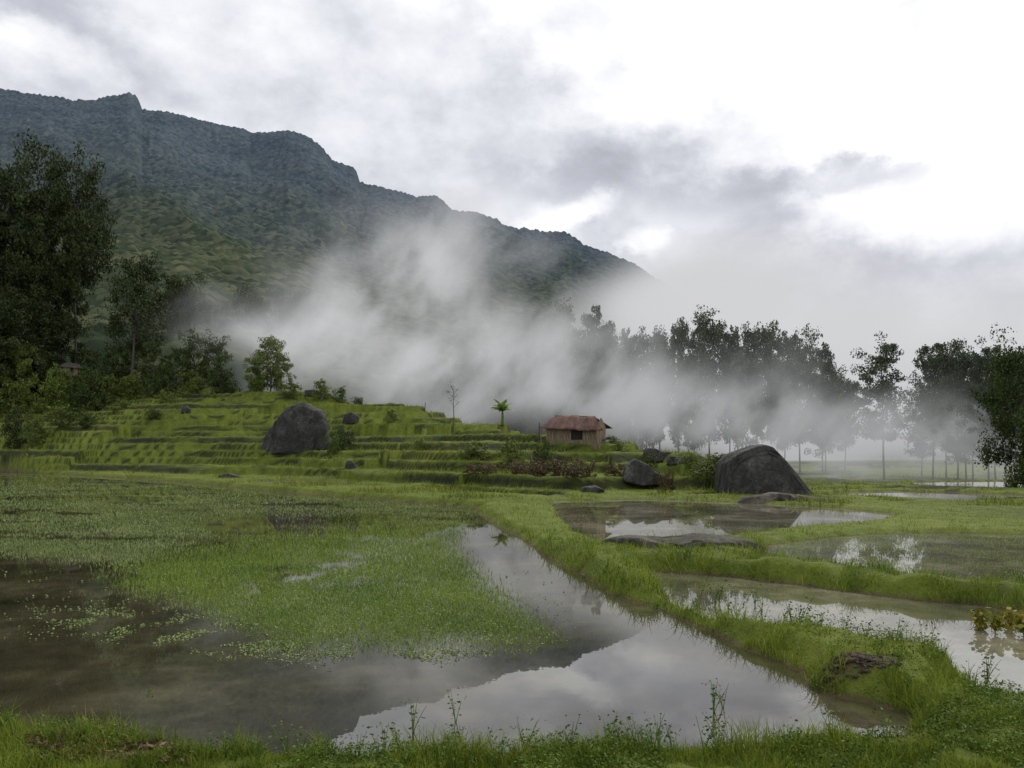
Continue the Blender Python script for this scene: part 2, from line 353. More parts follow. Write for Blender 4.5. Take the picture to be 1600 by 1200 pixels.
V,Fc=leaves(C,.014+.024*rng.random(len(X)),.6,.42)
ob('bank_weeds',mk('bank_weeds',V,Fc,False,M_broad),kind='stuff',label='small leafy weeds matted through the bank grass',category='weeds')
def inpoly(px,py,P): return sdpoly(px,py,np.array(P,float))
A=[(150,900),(260,858),(400,830),(560,812),(740,812),(715,850),(755,895),(820,950),(880,1000),(800,1015),(700,1012),(640,1020),(560,1010),(470,1020),(380,985),(300,950),(200,925)]
n=460000
px=rng.uniform(-60,900,n); py=rng.uniform(738,1050,n); Y=CAMH*F/(py-700); X=(px-800)/F*Y
_,_,_,sd=H(X,Y,True); sA=inpoly(px,py,A)
cl=fbm(X*.55,Y*.35,4,21); c2=fbm(X*2.2,Y*2.2,3,31)
dens=sst(18,-45,sA)*sst(.26,.46,cl*.6+c2*.4)
keep=(sd<-.05)&(rng.random(n)<dens*.8)
xx,yy=X[keep],Y[keep]; k=len(xx)
V,Fc=blades(xx,yy,np.zeros(k)+.015,(.025+.06*rng.random(k))*np.clip(yy/13,.8,1.3),.006*np.clip(yy/9,1,3),rng.uniform(.1,.8,k),False)
ob('pond_weed',mk('pond_weed',V,Fc,False,M_weed),kind='stuff',label='short green rice shoots and weed rising from shallow water',category='water weed')
Bp=[(-100,736),(100,740),(300,756),(500,775),(740,795),(745,812),(640,818),(560,806),(420,802),(300,812),(330,840),(200,880),(60,868),(-100,862)]
Cp=[(60,960),(200,945),(380,975),(560,1015),(700,1005),(760,1020),(620,1045),(480,1035),(300,1020),(150,1000)]
sB=inpoly(px,py,Bp); sC=inpoly(px,py,Cp)
streak=fbm(X*.25+Y*.05,Y*.6,4,41)
d2=sst(12,-12,sB)*sst(.36,.52,streak*.7+c2*.3)*.75+sst(15,-25,sC)*sst(.46,.6,c2)*.25+dens*.07+.010*sst(.5,.6,c2)*(py<1000)
keep=(sd<-.05)&(rng.random(n)<d2); xx,yy=X[keep],Y[keep]; k=len(xx)
s=yy<17
C=np.stack([xx[s],yy[s],.006+.015*rng.random(s.sum())],1); V,Fc=leaves(C,(.014+.018*rng.random(s.sum()))*np.clip(yy[s]/9,1,2),.12,.7)
ob('floating_weed',mk('floating_weed',V,Fc,False,M_pale),kind='stuff',label='pale floating weed scattered over the flooded paddy',category='water weed')
s=~s; k=s.sum()
V,Fc=blades(xx[s],yy[s],np.zeros(k)+.015,.035+.05*rng.random(k),.010*np.clip(yy[s]/12,1,4),rng.uniform(.3,.95,k),False)
ob('paddy_shoots',mk('paddy_shoots',V,Fc,False,M_pale),kind='stuff',label='fine pale green shoots carpeting the flooded paddy',category='rice')
n=160000
px=rng.uniform(1000,1700,n); py=rng.uniform(820,935,n); Y=CAMH*F/(py-700); X=(px-800)/F*Y
_,_,_,sd=H(X,Y,True); c2=fbm(X*.8,Y*.5,4,51); inw=sdpoly(X,Y,PONDS['weedy'])<0
keep=(sd<-.05)&(rng.random(n)<np.where(inw,sst(.32,.50,c2)*.7+.04,sst(.47,.62,c2)*.10)); xx,yy=X[keep],Y[keep]; k=len(xx)
V,Fc=blades(xx,yy,np.zeros(k),.025+.05*rng.random(k),.012*np.clip(yy/14,1,3),rng.uniform(.3,.9,k),False)
ob('rice_shoots',mk('rice_shoots',V,Fc,False,M_pale),kind='stuff',label='sparse young rice shoots in shallow flooded field',category='rice')
n=700
px=rng.uniform(40,300,n); py=rng.uniform(1145,1185,n); Y=2.4*F/(py-700); X=(px-800)/F*Y
C=np.stack([X,Y,H(X,Y)+.02+.04*rng.random(n)],1); V,Fc=leaves(C,.03+.05*rng.random(n),.4,.35)
ob('leaf_litter',mk('leaf_litter',V,Fc,False,M_dry),kind='stuff',label='brown dead leaves and straw lying on the bank',category='leaf litter')
# ---------------------------------------------------------------- trees
def tube(pts,rad,sides=6):
    pts=np.array(pts,float); V=[];n=len(pts)
    for i in range(n):
        t=pts[min(i+1,n-1)]-pts[max(i-1,0)]; t/=np.linalg.norm(t)+1e-9
        a=np.cross(t,[.3,1,.1]); a/=np.linalg.norm(a)+1e-9; b=np.cross(t,a)
        for k in range(sides):
            an=2*math.pi*k/sides; V.append(pts[i]+rad[i]*(math.cos(an)*a+math.sin(an)*b))
    Fc=[[i*sides+k,i*sides+(k+1)%sides,(i+1)*sides+(k+1)%sides,(i+1)*sides+k] for i in range(n-1) for k in range(sides)]
    return np.array(V),np.array(Fc)
def join(parts):
    V=[];Fs=[];o=0
    for v,f in parts: V.append(v); Fs.append(f+o); o+=len(v)
    return np.concatenate(V),np.concatenate(Fs)
def tree_mesh(nm,seed,ht,rad,bare,nclump,perc,leaf,clr,mat,droop=0,topw=.35,tr=.02):
    R=np.random.default_rng(seed); lean=R.normal(0,.03,2)*ht
    tp=[(lean[0]*s+.1*math.sin(s*7+seed),lean[1]*s,ht*.93*s) for s in np.linspace(0,1,8)]
    r0=ht*tr; parts=[tube(tp,[r0*(1-.88*s)+.01 for s in np.linspace(0,1,8)],7)]; cs=[]
    for i in range(nclump):
        s=bare+(1-bare)*((i+R.random())/nclump)
        k=(s-bare)/(1-bare); env=(max(0,1-abs((k-.50)/.56)**2.6))**.5*(1-k*(1-topw)*.6)
        a=i*2.4+R.normal(0,.5); rr=rad*env*R.uniform(.35,1.05)
        c=np.array([lean[0]*s+math.cos(a)*rr,lean[1]*s+math.sin(a)*rr,ht*s*.97+R.normal(0,.02)*ht])
        sb=max(s-R.uniform(.06,.16),.03); b=np.array([lean[0]*sb,lean[1]*sb,ht*.93*sb]); mid=(b*.5+c*.5)+np.array([0,0,.02*ht])
        if R.random()<.8: parts.append(tube([b,mid,c],[r0*.28*(1-sb)+.02,r0*.16+.01,.012],4))
        cs.append((c,clr*R.uniform(.6,1.25)))
    tv,tf=join(parts); L=[]
    for c,cr in cs:
        m=int(perc*R.uniform(.6,1.3)); d=R.normal(size=(m,3)); d/=np.linalg.norm(d,axis=1)[:,None]
        q=d*cr*(R.random((m,1))**.45)*np.array([1,1,.62])
        sub=R.normal(size=(7,3))*cr*.55; q=q*.6+sub[R.integers(0,7,m)]*np.array([1,1,.6])
        if droop: q[:,2]-=np.abs(R.normal(size=m))*droop*cr
        L.append(c+q)
    L=np.concatenate(L); L=L[L[:,2]>.02*ht]
    global rng; old=rng; rng=R; lv,lf=leaves(L,leaf*(.6+.8*R.random(len(L))),.6,.55); rng=old
    return mk(nm+'_trunk',tv,tf,True,M_bark),mk(nm+'_crown',lv,lf,False,mat),ht
TT={}
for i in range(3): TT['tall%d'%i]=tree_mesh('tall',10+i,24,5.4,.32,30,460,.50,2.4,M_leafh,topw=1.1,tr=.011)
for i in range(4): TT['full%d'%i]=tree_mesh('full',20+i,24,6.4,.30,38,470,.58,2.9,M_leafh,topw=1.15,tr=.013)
for i in range(3): TT['big%d'%i]=tree_mesh('big',30+i,24,8.2,.20,40,700,.44,2.7,M_leafd,droop=.1,topw=1.15,tr=.016)
TT['crown0']=tree_mesh('high_crown',37,24,7.4,.52,34,760,.44,2.6,M_leafd,droop=.15,topw=1.0,tr=.013)
TT['edge0']=tree_mesh('edge',38,15,6.5,.10,46,520,.34,1.9,M_leafm,droop=.3,topw=.9,tr=.016)
for i in range(3): TT['small%d'%i]=tree_mesh('small',50+i,6,2.8,.22,22,300,.22,.95,M_leafm,tr=.018)
TT['bright0']=tree_mesh('bright',60,6,2.4,.12,24,300,.22,.85,M_leafl,tr=.015)
TT['umb']=tree_mesh('umbrella',70,14,5.4,.50,26,380,.34,1.5,M_leafd,droop=.3,topw=1,tr=.014)
for i in range(3): TT['shrub%d'%i]=tree_mesh('shrub',80+i,2.2,1.5,.08,14,260,.15,.62,M_leafm if i==2 else M_leafl,tr=.02)
TT['rust0']=tree_mesh('rust',90,1.5,1.3,.05,12,240,.14,.5,M_leafb,tr=.02)
def plant_tree(key,px,top,Y,wpx=None,name='tree',label='',cat='tree',group=None,bz=None):
    tm,cm,ht=TT[key]; x=(px-800)/F*Y; zb=h1(x,Y)-.1 if bz is None else bz
    hh=max(CAMH+(700-top)/F*Y-zb,.6); s=hh/ht
    rd={'t':6.2,'f':7.6,'b':9.4,'s':2.9,'u':5.6,'r':1.4,'c':8.4,'e':7.4}[key[0]]
    if key.startswith('bright'): rd=2.5
    if key.startswith('shrub'): rd=1.6
    sx=s if wpx is None else (wpx/F*Y/2)/rd
    e=bpy.data.objects.new(name,None); COL.objects.link(e); e.location=(x,Y,zb); e.rotation_euler=(0,0,random.uniform(0,6.28)); e.scale=(sx,sx,s)
    e['label']=label; e['category']=cat
    if group: e['group']=group
    ob('trunk' if cat!='shrub' else 'stem',tm,parent=e); ob('crown' if cat!='shrub' else 'foliage',cm,parent=e)
    return e
G1='trees standing at the valley edge'
for k,px,top,Y,w in [('big0',-5,224,112,190),('crown0',120,264,116,118),('big2',-80,290,108,200),('big0',50,330,114,130),('big1',0,400,110,150),('big2',88,410,116,110),('big1',-10,490,106,120),('big2',55,480,112,110)]:
    plant_tree(k,px,top,Y,w,label='tall dark leafy tree standing above the terraces',group='dark trees beside the terraces')
e=plant_tree('umb',202,400,110,112,label='flat-topped dark tree leaning out over the field'); e.rotation_euler=(0,.08,1)
for k,px,top,Y,w in [('big2',285,430,185,80),('big0',262,465,190,70),('big1',330,475,210,80),('big0',400,460,230,90),('big2',470,455,250,100)]:
    plant_tree(k,px,top,Y,w,label='hazy forest tree at the foot of the mountain',group='trees at mountain foot',bz=8)
for k,px,top,Y,w in [('small0',215,522,114,62),('small1',240,538,112,50),('small2',302,524,110,66),('small0',340,530,108,60),('small1',275,545,110,50),('small2',180,540,114,60),('small1',140,548,116,60),('small0',60,545,110,70),('small2',15,540,108,70)]:
    plant_tree(k,px,top,Y,w,label='small rounded dark green tree on terrace crest',group='small trees on the terrace crest')
for px,top,Y,w in [(422,528,103,56),(398,556,101,40),(440,552,103,40),(35,535,106,50)]:
    plant_tree('bright0',px,top,Y,w,label='light green bushy small tree on terrace crest',group='bright small trees')
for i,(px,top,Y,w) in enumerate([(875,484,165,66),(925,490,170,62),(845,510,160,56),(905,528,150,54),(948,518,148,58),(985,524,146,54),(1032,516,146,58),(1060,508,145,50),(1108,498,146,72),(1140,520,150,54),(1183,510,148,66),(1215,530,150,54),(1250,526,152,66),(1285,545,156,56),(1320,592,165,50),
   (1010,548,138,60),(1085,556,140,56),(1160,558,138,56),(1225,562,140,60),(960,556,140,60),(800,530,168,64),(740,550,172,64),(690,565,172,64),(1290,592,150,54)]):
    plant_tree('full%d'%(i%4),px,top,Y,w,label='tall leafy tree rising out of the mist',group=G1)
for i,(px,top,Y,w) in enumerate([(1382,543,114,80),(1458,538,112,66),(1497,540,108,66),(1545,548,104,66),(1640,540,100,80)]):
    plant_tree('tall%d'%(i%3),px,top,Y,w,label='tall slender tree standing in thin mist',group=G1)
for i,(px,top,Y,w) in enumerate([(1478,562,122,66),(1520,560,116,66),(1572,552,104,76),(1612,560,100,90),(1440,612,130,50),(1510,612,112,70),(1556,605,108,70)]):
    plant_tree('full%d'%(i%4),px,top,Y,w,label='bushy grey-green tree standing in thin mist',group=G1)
plant_tree('edge0',1600,530,62,130,label='large leafy green tree with low hanging branches',bz=-1.6)
plant_tree('edge0',1680,490,60,190,label='large leafy green tree with low hanging branches',bz=-1.6)
sh=[(95,636,88,70),(55,654,86,40),(135,648,86,40),(165,590,108,60),(205,585,110,50),(250,590,108,50),(20,600,104,70),(110,598,106,60),(535,672,68,40),(520,677,66,26),(1110,712,46,70),(1135,714,46,50),(1075,716,48,40),(400,592,101,36),(350,580,106,50),(300,583,107,50),(455,600,98,36),(560,622,96,24),(610,642,80,26),(970,692,58,30),(1010,712,50,40),(260,612,98,36),(190,628,94,36),(25,645,88,46),(745,692,54,60),(800,690,52,50),(850,697,52,40),(655,688,58,30),(90,588,104,60),(140,590,106,50),(500,596,99,34),(530,606,98,30),(140,580,104,60),(90,578,104,50),(958,682,60,34),(240,640,88,30)]
for i,(px,top,Y,w) in enumerate(sh):
    plant_tree('shrub%d'%(i%3),px,top,Y,w,name='shrub',label='low leafy green shrub on a terrace bank',cat='shrub',group='shrubs on the terraces')
for px,top,Y,w in [(770,726,48,50),(815,722,48,50),(850,721,47,52),(880,720,47,54),(912,722,46,50),(835,728,46,44),(962,727,47,40),(895,730,45,44),(740,728,48,40),(1040,740,42,34)]:
    plant_tree('rust0',px,top,Y,w,name='fern_shrub',label='rust-brown withered fern shrub on terrace bank',cat='shrub',group='brown ferns on the bank')
# ---------------------------------------------------------------- rocks
def rock(prof,Y,depth,seed,label,name='boulder',rough=.06,rot=0,ex=.42,mat=None,base=None,cuts=9):
    P=np.array(prof,float)
    if Y is None: Y=findY(P[:,0].mean(),base or P[:,1].max()-6)
    wx=(P[:,0]-800)/F*Y; wz=CAMH+(700-P[:,1])/F*Y
    cx=(wx.min()+wx.max())/2; z0=wz.min(); cz=z0+(wz.max()-z0)*.35
    bm=bmesh.new(); bmesh.ops.create_icosphere(bm,subdivisions=5,radius=1)
    V=np.array([v.co[:] for v in bm.verts])
    an=np.arctan2(V[:,2],V[:,0]); q=np.stack([wx-cx,wz-cz],1)
    rad=np.zeros(len(V)); dx,dz=np.cos(an),np.sin(an)
    for i in range(len(q)):
        a=q[i]; b=q[(i+1)%len(q)]; e=b-a; den=dx*e[1]-dz*e[0]; den=np.where(np.abs(den)<1e-9,1e-9,den)
        t=(a[0]*e[1]-a[1]*e[0])/den; s=(a[0]*dz-a[1]*dx)/den
        ok=(t>0)&(s>=-1e-6)&(s<=1+1e-6); rad=np.where(ok,np.maximum(rad,t),rad)
    w=np.sqrt(V[:,0]**2+V[:,2]**2); wf=w**ex; O=np.stack([dx*rad*wf,np.sign(V[:,1])*np.abs(V[:,1])**.85*depth,dz*rad*wf],1)
    R=np.random.default_rng(seed+500)
    for _ in range(cuts):   # fracture planes give flat weathered faces
        nrm=np.array([R.normal()*.6,-abs(R.normal())*.9-.6 if R.random()<.75 else abs(R.normal())*.9+.6,R.normal()*.4+.2]); nrm/=np.linalg.norm(nrm)
        pr=O@nrm; lim=pr.max()*R.uniform(.74,.90); ex_=np.clip(pr-lim,0,None); O-=ex_[:,None]*nrm*.93
    S=max(np.ptp(wx),1e-3); nz=(fbm(O[:,0]/S*4+O[:,1]/S*3+seed,O[:,2]/S*4-O[:,1]/S*2,5,seed)-.5)
    cr=np.abs(fbm(O[:,0]/S*5+seed,O[:,2]/S*2.5+O[:,1]/S*5,3,seed+4)-.5)
    O=O*(1+nz*rough*3)[:,None]; O-=V*(np.clip(.05-cr,0,1)*S*.5)[:,None]
    for i,v in enumerate(bm.verts): v.co=O[i]
    me=bpy.data.meshes.new(name); bm.to_mesh(me); bm.free()
    for p in me.polygons: p.use_smooth=True
    me.materials.append(mat or M_rock)
    o=ob(name,me,(cx,Y,cz),label=label,category='rock'); o.rotation_euler[2]=rot; return o
rock([(406,710),(412,684),(434,652),(455,634),(480,629),(504,640),(514,663),(518,710),(465,716)],None,1.6,1,'large grey weathered boulder resting on grassy terrace',base=694,rough=.045)
rock([(1122,806),(1127,724),(1140,710),(1166,700),(1186,694),(1198,698),(1232,738),(1276,790),(1280,806),(1200,810)],43,1.8,2,'large dark streaked boulder with slanting side',ex=.06,rough=.006,cuts=5)
rock([(925,884),(938,846),(980,834),(1040,842),(1090,836),(1150,842),(1190,850),(1206,874),(1120,886),(1020,888)],18.6,.8,3,'long low rock slab lying at pond edge',name='rock_slab',mat=M_slab,rough=.10)
rock([(1140,806),(1156,776),(1210,769),(1270,775),(1320,780),(1345,796),(1300,810),(1200,810)],36.5,1.3,4,'flat pale rock outcrop beside the flooded field',name='rock_slab',mat=M_slab,rough=.10)
rock([(972,752),(976,726),(992,718),(1010,726),(1026,738),(1040,744),(1042,756),(1000,760)],None,1.0,5,'rounded grey boulder among the grass')
for pr,d,s in [([(1002,720),(1008,700),(1022,700),(1034,706),(1048,706),(1050,722)],.8,6),([(1040,726),(1046,712),(1080,714),(1100,722),(1080,730)],.8,7),
   ([(538,736),(541,722),(548,719),(556,725),(558,738)],.5,8),([(340,752),(344,742),(360,739),(376,745),(380,752)],.7,9),([(534,662),(538,648),(550,644),(564,652),(568,664)],.9,10),
   ([(282,646),(286,636),(292,634),(298,639),(300,648)],.5,11),([(470,622),(476,610),(490,608),(504,614),(510,624)],.8,12),
   ([(902,772),(908,761),(930,758),(944,765),(946,774)],.5,14)]:
    rock(pr,None,d,s,'small grey rock half buried in terrace grass')
def mudheap():
    R=np.random.default_rng(5); parts=[]
    bm=bmesh.new(); bmesh.ops.create_icosphere(bm,subdivisions=3,radius=1); bv=np.array([v.co[:] for v in bm.verts]); bf=np.array([[v.index for v in f.verts] for f in bm.faces]); bm.free()
    for i in range(190):
        a=R.random()*6.28; q=R.random()**.6; x=bx+math.cos(a)*q*.42; y=by+math.sin(a)*q*.22; s=R.uniform(.010,.030)*(1.3-.6*q)
        v=bv*np.array([s*R.uniform(1.0,2.0),s*R.uniform(.8,1.5),s*R.uniform(.5,.9)])
        v=v*(1+1.5*(fbm(bv[:,0]*2.2+i*3.1,bv[:,2]*2.2+bv[:,1]*1.9,4,i%7)-.5))[:,None]
        t=R.random()*6.28; c,s_=math.cos(t),math.sin(t); v=np.stack([v[:,0]*c-v[:,1]*s_,v[:,0]*s_+v[:,1]*c,v[:,2]],1)
        parts.append((v+np.array([x-bx,y-by,max(h1(x,y),0)+s*.2+.03*(1-q)*R.random()]),bf))
    V,Fc=join(parts); return mk('mud_heap',V,Fc,False,M_mud)
o=ob('mud_heap',mudheap(),(bx,by,0)); o['label']='heap of freshly dug brown mud clods on the dike'; o['category']='mud'
# ---------------------------------------------------------------- weeds (individual)
def weed_mesh(seed,ht,mat,nl=26,sz=.05,stems=3):
    R=np.random.default_rng(seed); parts=[];C=[]
    for s in range(stems):
        a=R.random()*6.28; l=R.uniform(.1,.45)*ht; hh=ht*R.uniform(.6,1)
        p=np.array([[math.cos(a)*l*t**1.5,math.sin(a)*l*t**1.5,hh*t] for t in np.linspace(0,1,5)])
        parts.append(tube(p,np.linspace(.006,.002,5)*max(ht/.4,1),4))
        for j in range(nl//stems):
            t=R.uniform(.25,1); q=np.array([math.cos(a)*l*t**1.5,math.sin(a)*l*t**1.5,hh*t])+R.normal(0,.045,3)*ht/.45; C.append(q)
    sv,sf=join(parts); global rng; old=rng; rng=R; lv,lf=leaves(np.array(C),sz*(.6+.7*R.random(len(C))),.4,.5); rng=old
    v=np.concatenate([sv,lv]); return mk('weed',v,np.concatenate([sf,lf+len(sv)]),False,mat)
WM=[weed_mesh(200+i,.42,M_broad,36,.05,3+i%3) for i in range(5)]
wl=[(232,1060),(622,1130),(645,1115),(712,1100),(720,1130),(740,1150),(560,1160),(600,1160),(520,1170),(850,1150),(900,1145),(950,1155),(1005,1125),(1100,1160),(1150,1160),(480,1165),(690,1160),(1115,1085),(1130,1078),(1300,1150),(1440,1090),(1420,1075),(1385,985),(1400,1000),(1360,995),(1330,985),(1180,920),(1190,930),(1150,915),(1090,925),(1250,950),(1270,965),(20,1130),(90,1150),(330,1165),(1450,1000),(1480,1020),(1540,1060),(1580,1100),(1020,930),(1280,1010),(1500,1150),(1560,1160),(1450,1150),(810,1165),(770,1170),(400,1170),(1050,1165),(1210,1160),(1000,1170),(1300,1035),(1370,1045),(1400,1062)]
for i in range(40): wl.append((random.uniform(340,1400),random.uniform(1154,1184)))
for i in range(30): 
    t=random.random(); wl.append((1080+t*460+random.uniform(-20,20),905+t*140+random.uniform(-10,20)))
for i,(px,py) in enumerate(wl):
    x,y=W0(px,py+20,.05); o=ob('weed',WM[i%5],(x,y,max(h1(x,y),-.03)-.01)); o.rotation_euler=(0,0,random.uniform(0,6)); s=random.uniform(.4,1.0)*(1.1 if py<1040 else .85); o.scale=(s,s,s)
    o['label']='slender leafy green weed growing by the water'; o['category']='weed'; o['group']='weeds on the pond banks'
ym=[weed_mesh(300+i,.30,M_leafy,110,.09,7) for i in range(2)]
for i,(px,py) in enumerate([(1530,978),(1555,984),(1580,978),(1600,988)]):
    x,y=W0(px,py,.05); o=ob('yellow_leaved_plant',ym[i%2],(x,y,max(h1(x,y),-.02))); o.rotation_euler=(0,0,i*2); o.scale=(1,1,1.2)
    o['label']='yellow-leaved broad plant growing at pond edge'; o['category']='plant'; o['group']='yellow plants in the pond'
# ---------------------------------------------------------------- banana plants
def banana_leaf(L,Wd,seed):
    R=np.random.default_rng(seed); n=14; V=[];Fc=[]
    for i in range(n):
        t=i/(n-1); x=L*(t-.15*t*t); z=L*(.35*t-.62*t*t); w=Wd*math.sin(math.pi*min(1,t*.9+.08))**.6*.5*(1+R.normal(0,.14))
        V+=[(x,-w,z-w*.35),(x,0,z),(x,w,z-w*.35)]
    for i in range(n-1):
        for k in(0,1): Fc.append([i*3+k,i*3+k+1,i*3+k+4,i*3+k+3])
    return mk('banana_leaf',np.array(V),np.array(Fc),True,M_ban)
BL=[banana_leaf(1.5,.42,i) for i in range(4)]
def banana(px,base,top,n,label,s=1):
    Y=findY(px,base); x=(px-800)/F*Y; zb=h1(x,Y)-.05
    ht=CAMH+(700-top)/F*Y-zb            # overall height of the plant
    e=ob('banana_plant',None,(x,Y,zb),label=label,category='banana plant')
    st=ht*.50
    v,f=tube([(0,0,0),(.02,0,st*.5),(0,.02,st*1.05)],[.15*s,.12*s,.07*s],8); ob('stem',mk('stem',v,f,True,M_ban),parent=e)
    R=random.Random(int(px)); k0=(ht-st)/1.35
    for i in range(n):
        l=ob('leaf',BL[i%4],(0,0,st),parent=e); tilt=(.25,.85,.55,1.2)[i%4]+R.uniform(-.12,.12)
        l.rotation_euler=(R.uniform(-.25,.25),-tilt,i*6.283/n*1.0+ (i%2)*.3); k=k0*R.uniform(.85,1.1); l.scale=(k,k*1.1,k)
    return e
banana(785,670,620,14,'banana plant with broad ragged leaves on the terrace',1.1)
banana(929,690,656,8,'young bright green banana plant beside the hut',.6)
x,Y=(708-800)/F*76,76; zb=h1(x,Y)-.1
e=ob('sapling',None,(x,Y,zb),label='thin nearly bare sapling with sparse leaf tufts',category='tree')
ht=CAMH+(700-604)/F*Y-zb; parts=[tube([(0,0,0),(.08,0,ht*.4),(0,0,ht*.75),(.1,0,ht)],[.06,.045,.03,.012],5)]; C=[]
for i in range(8):
    s=.6+.05*i; a=i*2.4; q=np.array([math.cos(a)*.45,math.sin(a)*.45,ht*s+.4]); parts.append(tube([(0.03,0,ht*s-.1),q*.5+np.array([0,0,ht*s*.5-.05]),q],[.02,.015,.008],4)); C+= [q+rng.normal(0,.13,3) for _ in range(12)]
v,f=join(parts); ob('trunk',mk('trunk',v,f,True,M_bark),parent=e); v,f=leaves(np.array(C),.14,.5,.5); ob('crown',mk('crown',v,f,False,M_leafm),parent=e)
# ---------------------------------------------------------------- hut
def box(bm,x0,x1,y0,y1,z0,z1):
    vs=[bm.verts.new(c) for c in[(x0,y0,z0),(x1,y0,z0),(x1,y1,z0),(x0,y1,z0),(x0,y0,z1),(x1,y0,z1),(x1,y1,z1),(x0,y1,z1)]]
    for q in[(0,3,2,1),(4,5,6,7),(0,1,5,4),(1,2,6,5),(2,3,7,6),(3,0,4,7)]: bm.faces.new([vs[i] for i in q])
def bmo(bm,name,mat,parent,bev=0):
    if bev: bmesh.ops.bevel(bm,geom=bm.edges[:],offset=bev,segments=1,affect='EDGES')
    bmesh.ops.recalc_face_normals(bm,faces=bm.faces); me=bpy.data.meshes.new(name); bm.to_mesh(me); bm.free(); me.materials.append(mat); return ob(name,me,parent=parent)
def slope(pa,pb,pc,pd,nx=60,ny=8,amp=.008):
    pa,pb,pc,pd=[np.array(p,float) for p in(pa,pb,pc,pd)]; nrm=np.cross(pb-pa,pd-pa); nrm/=np.linalg.norm(nrm); V=[]
    for j in range(ny):
        t=j/(ny-1)
        for i in range(nx):
            s=i/(nx-1); p=(pa*(1-s)+pb*s)*(1-t)+(pd*(1-s)+pc*s)*t
            panel=math.floor(s*5); V.append(p+nrm*(amp*math.sin(i*1.6)+.045*((panel*7+int(t*2)*3)%3)-.10*math.sin(s*3.1)*(1-t)))
    return np.array(V),gridfaces(ny,nx)
def hut(x,y,zb,L,D,hw,hr,rot,label,roofmat,hip=.28,ov=.5,sc_=1):
    e=ob('farm_hut',None,(x,y,zb),label=label,category='hut'); e.rotation_euler[2]=rot; e.scale=(sc_,)*3
    bm=bmesh.new(); n=int(L/.22); zf=-.7
    for i in range(n):
        x0=-L/2+i*L/n; dz=random.uniform(-.05,.05)
        if not (.52<(i+.5)/n<.70): box(bm,x0+.006,x0+L/n-.006,-D/2,-D/2+.04,zf,hw+dz)
        else: box(bm,x0+.006,x0+L/n-.006,-D/2,-D/2+.04,zf,-.02)
        box(bm,x0+.006,x0+L/n-.006,D/2-.04,D/2,zf,hw)
    m=int(D/.22)
    for i in range(m):
        y0=-D/2+.045+i*(D-.09)/m; zt=hw+(hr-hw)*.8*(1-abs(2*(i+.5)/m-1))
        for sx in(-L/2,L/2-.04): box(bm,sx,sx+.04,y0+.006,y0+(D-.09)/m-.006,zf,zt)
    bmo(bm,'wall',M_wood,e)
    bm=bmesh.new(); box(bm,-L/2+.52*L,-L/2+.70*L,-D/2+.05,-D/2+.08,0,hw*.9); bmo(bm,'doorway_shade_panel',M_dark,e)  # near-black sheet behind the opening paints the shade of the hut interior
    A=(-L/2-ov,-D/2-ov,hw-.10);B=(L/2+ov*1.4,-D/2-ov,hw-.36);C=(L/2+ov,D/2+ov,hw-.12);Dd=(-L/2-ov,D/2+ov,hw-.05)
    R1=(-L/2+hip*L,0,hr);R2=(L/2-hip*L*1.6,0,hr-.10)
    parts=[slope(A,B,R2,R1),slope(C,Dd,R1,R2)]
    if hip>.1: parts+=[slope(Dd,A,R1,R1,40,8),slope(B,C,R2,R2,40,8)]
    v,f=join(parts); r_=ob('roof',mk('roof',v,f,False,roofmat),parent=e); sm=r_.modifiers.new('s','SOLIDIFY'); sm.thickness=.03
    for sx in(-1,1):
        bm=bmesh.new(); box(bm,sx*(L/2+ov*.7)-.04,sx*(L/2+ov*.7)+.04,-D/2-ov*.7,-D/2-ov*.7+.08,-.9,hw-.2); bmo(bm,'post',M_wood,e,.008)
    return e
hY=findY(900,682)-.3; hx=(900-800)/F*hY; hz=CAMH+(700-687)/F*hY
hut(hx,hY,hz,4.0,2.2,1.0,1.82,-.42,'small wooden farm hut with rusty corrugated iron roof',M_rust,hip=.08,ov=.42)
hx,hY=(112-800)/F*106,106
hut(hx,hY,CAMH+(700-582)/F*hY,2.4,2.0,1.0,1.7,.3,'small field shelter with weathered thatched roof',M_thatch,hip=.15,ov=.4,sc_=.75)
for px,top,Y,h in [(505,606,98,1.3),(508,608,98,1.1),(842,652,61,1.6),(470,600,100,1.0),(664,640,84,.9),(566,618,94,.9)]:
    x=(px-800)/F*Y; z=h1(x,Y); v,f=tube([(0,0,-.2),(.02,0,h*.5),(.03,.01,h)],[.05,.045,.035],6)
    o=ob('wooden_post',mk('wooden_post',v,f,True,M_bark),(x,Y,z)); o['label']='weathered wooden stake standing on the terrace'; o['category']='post'; o['group']='stakes on the terraces'
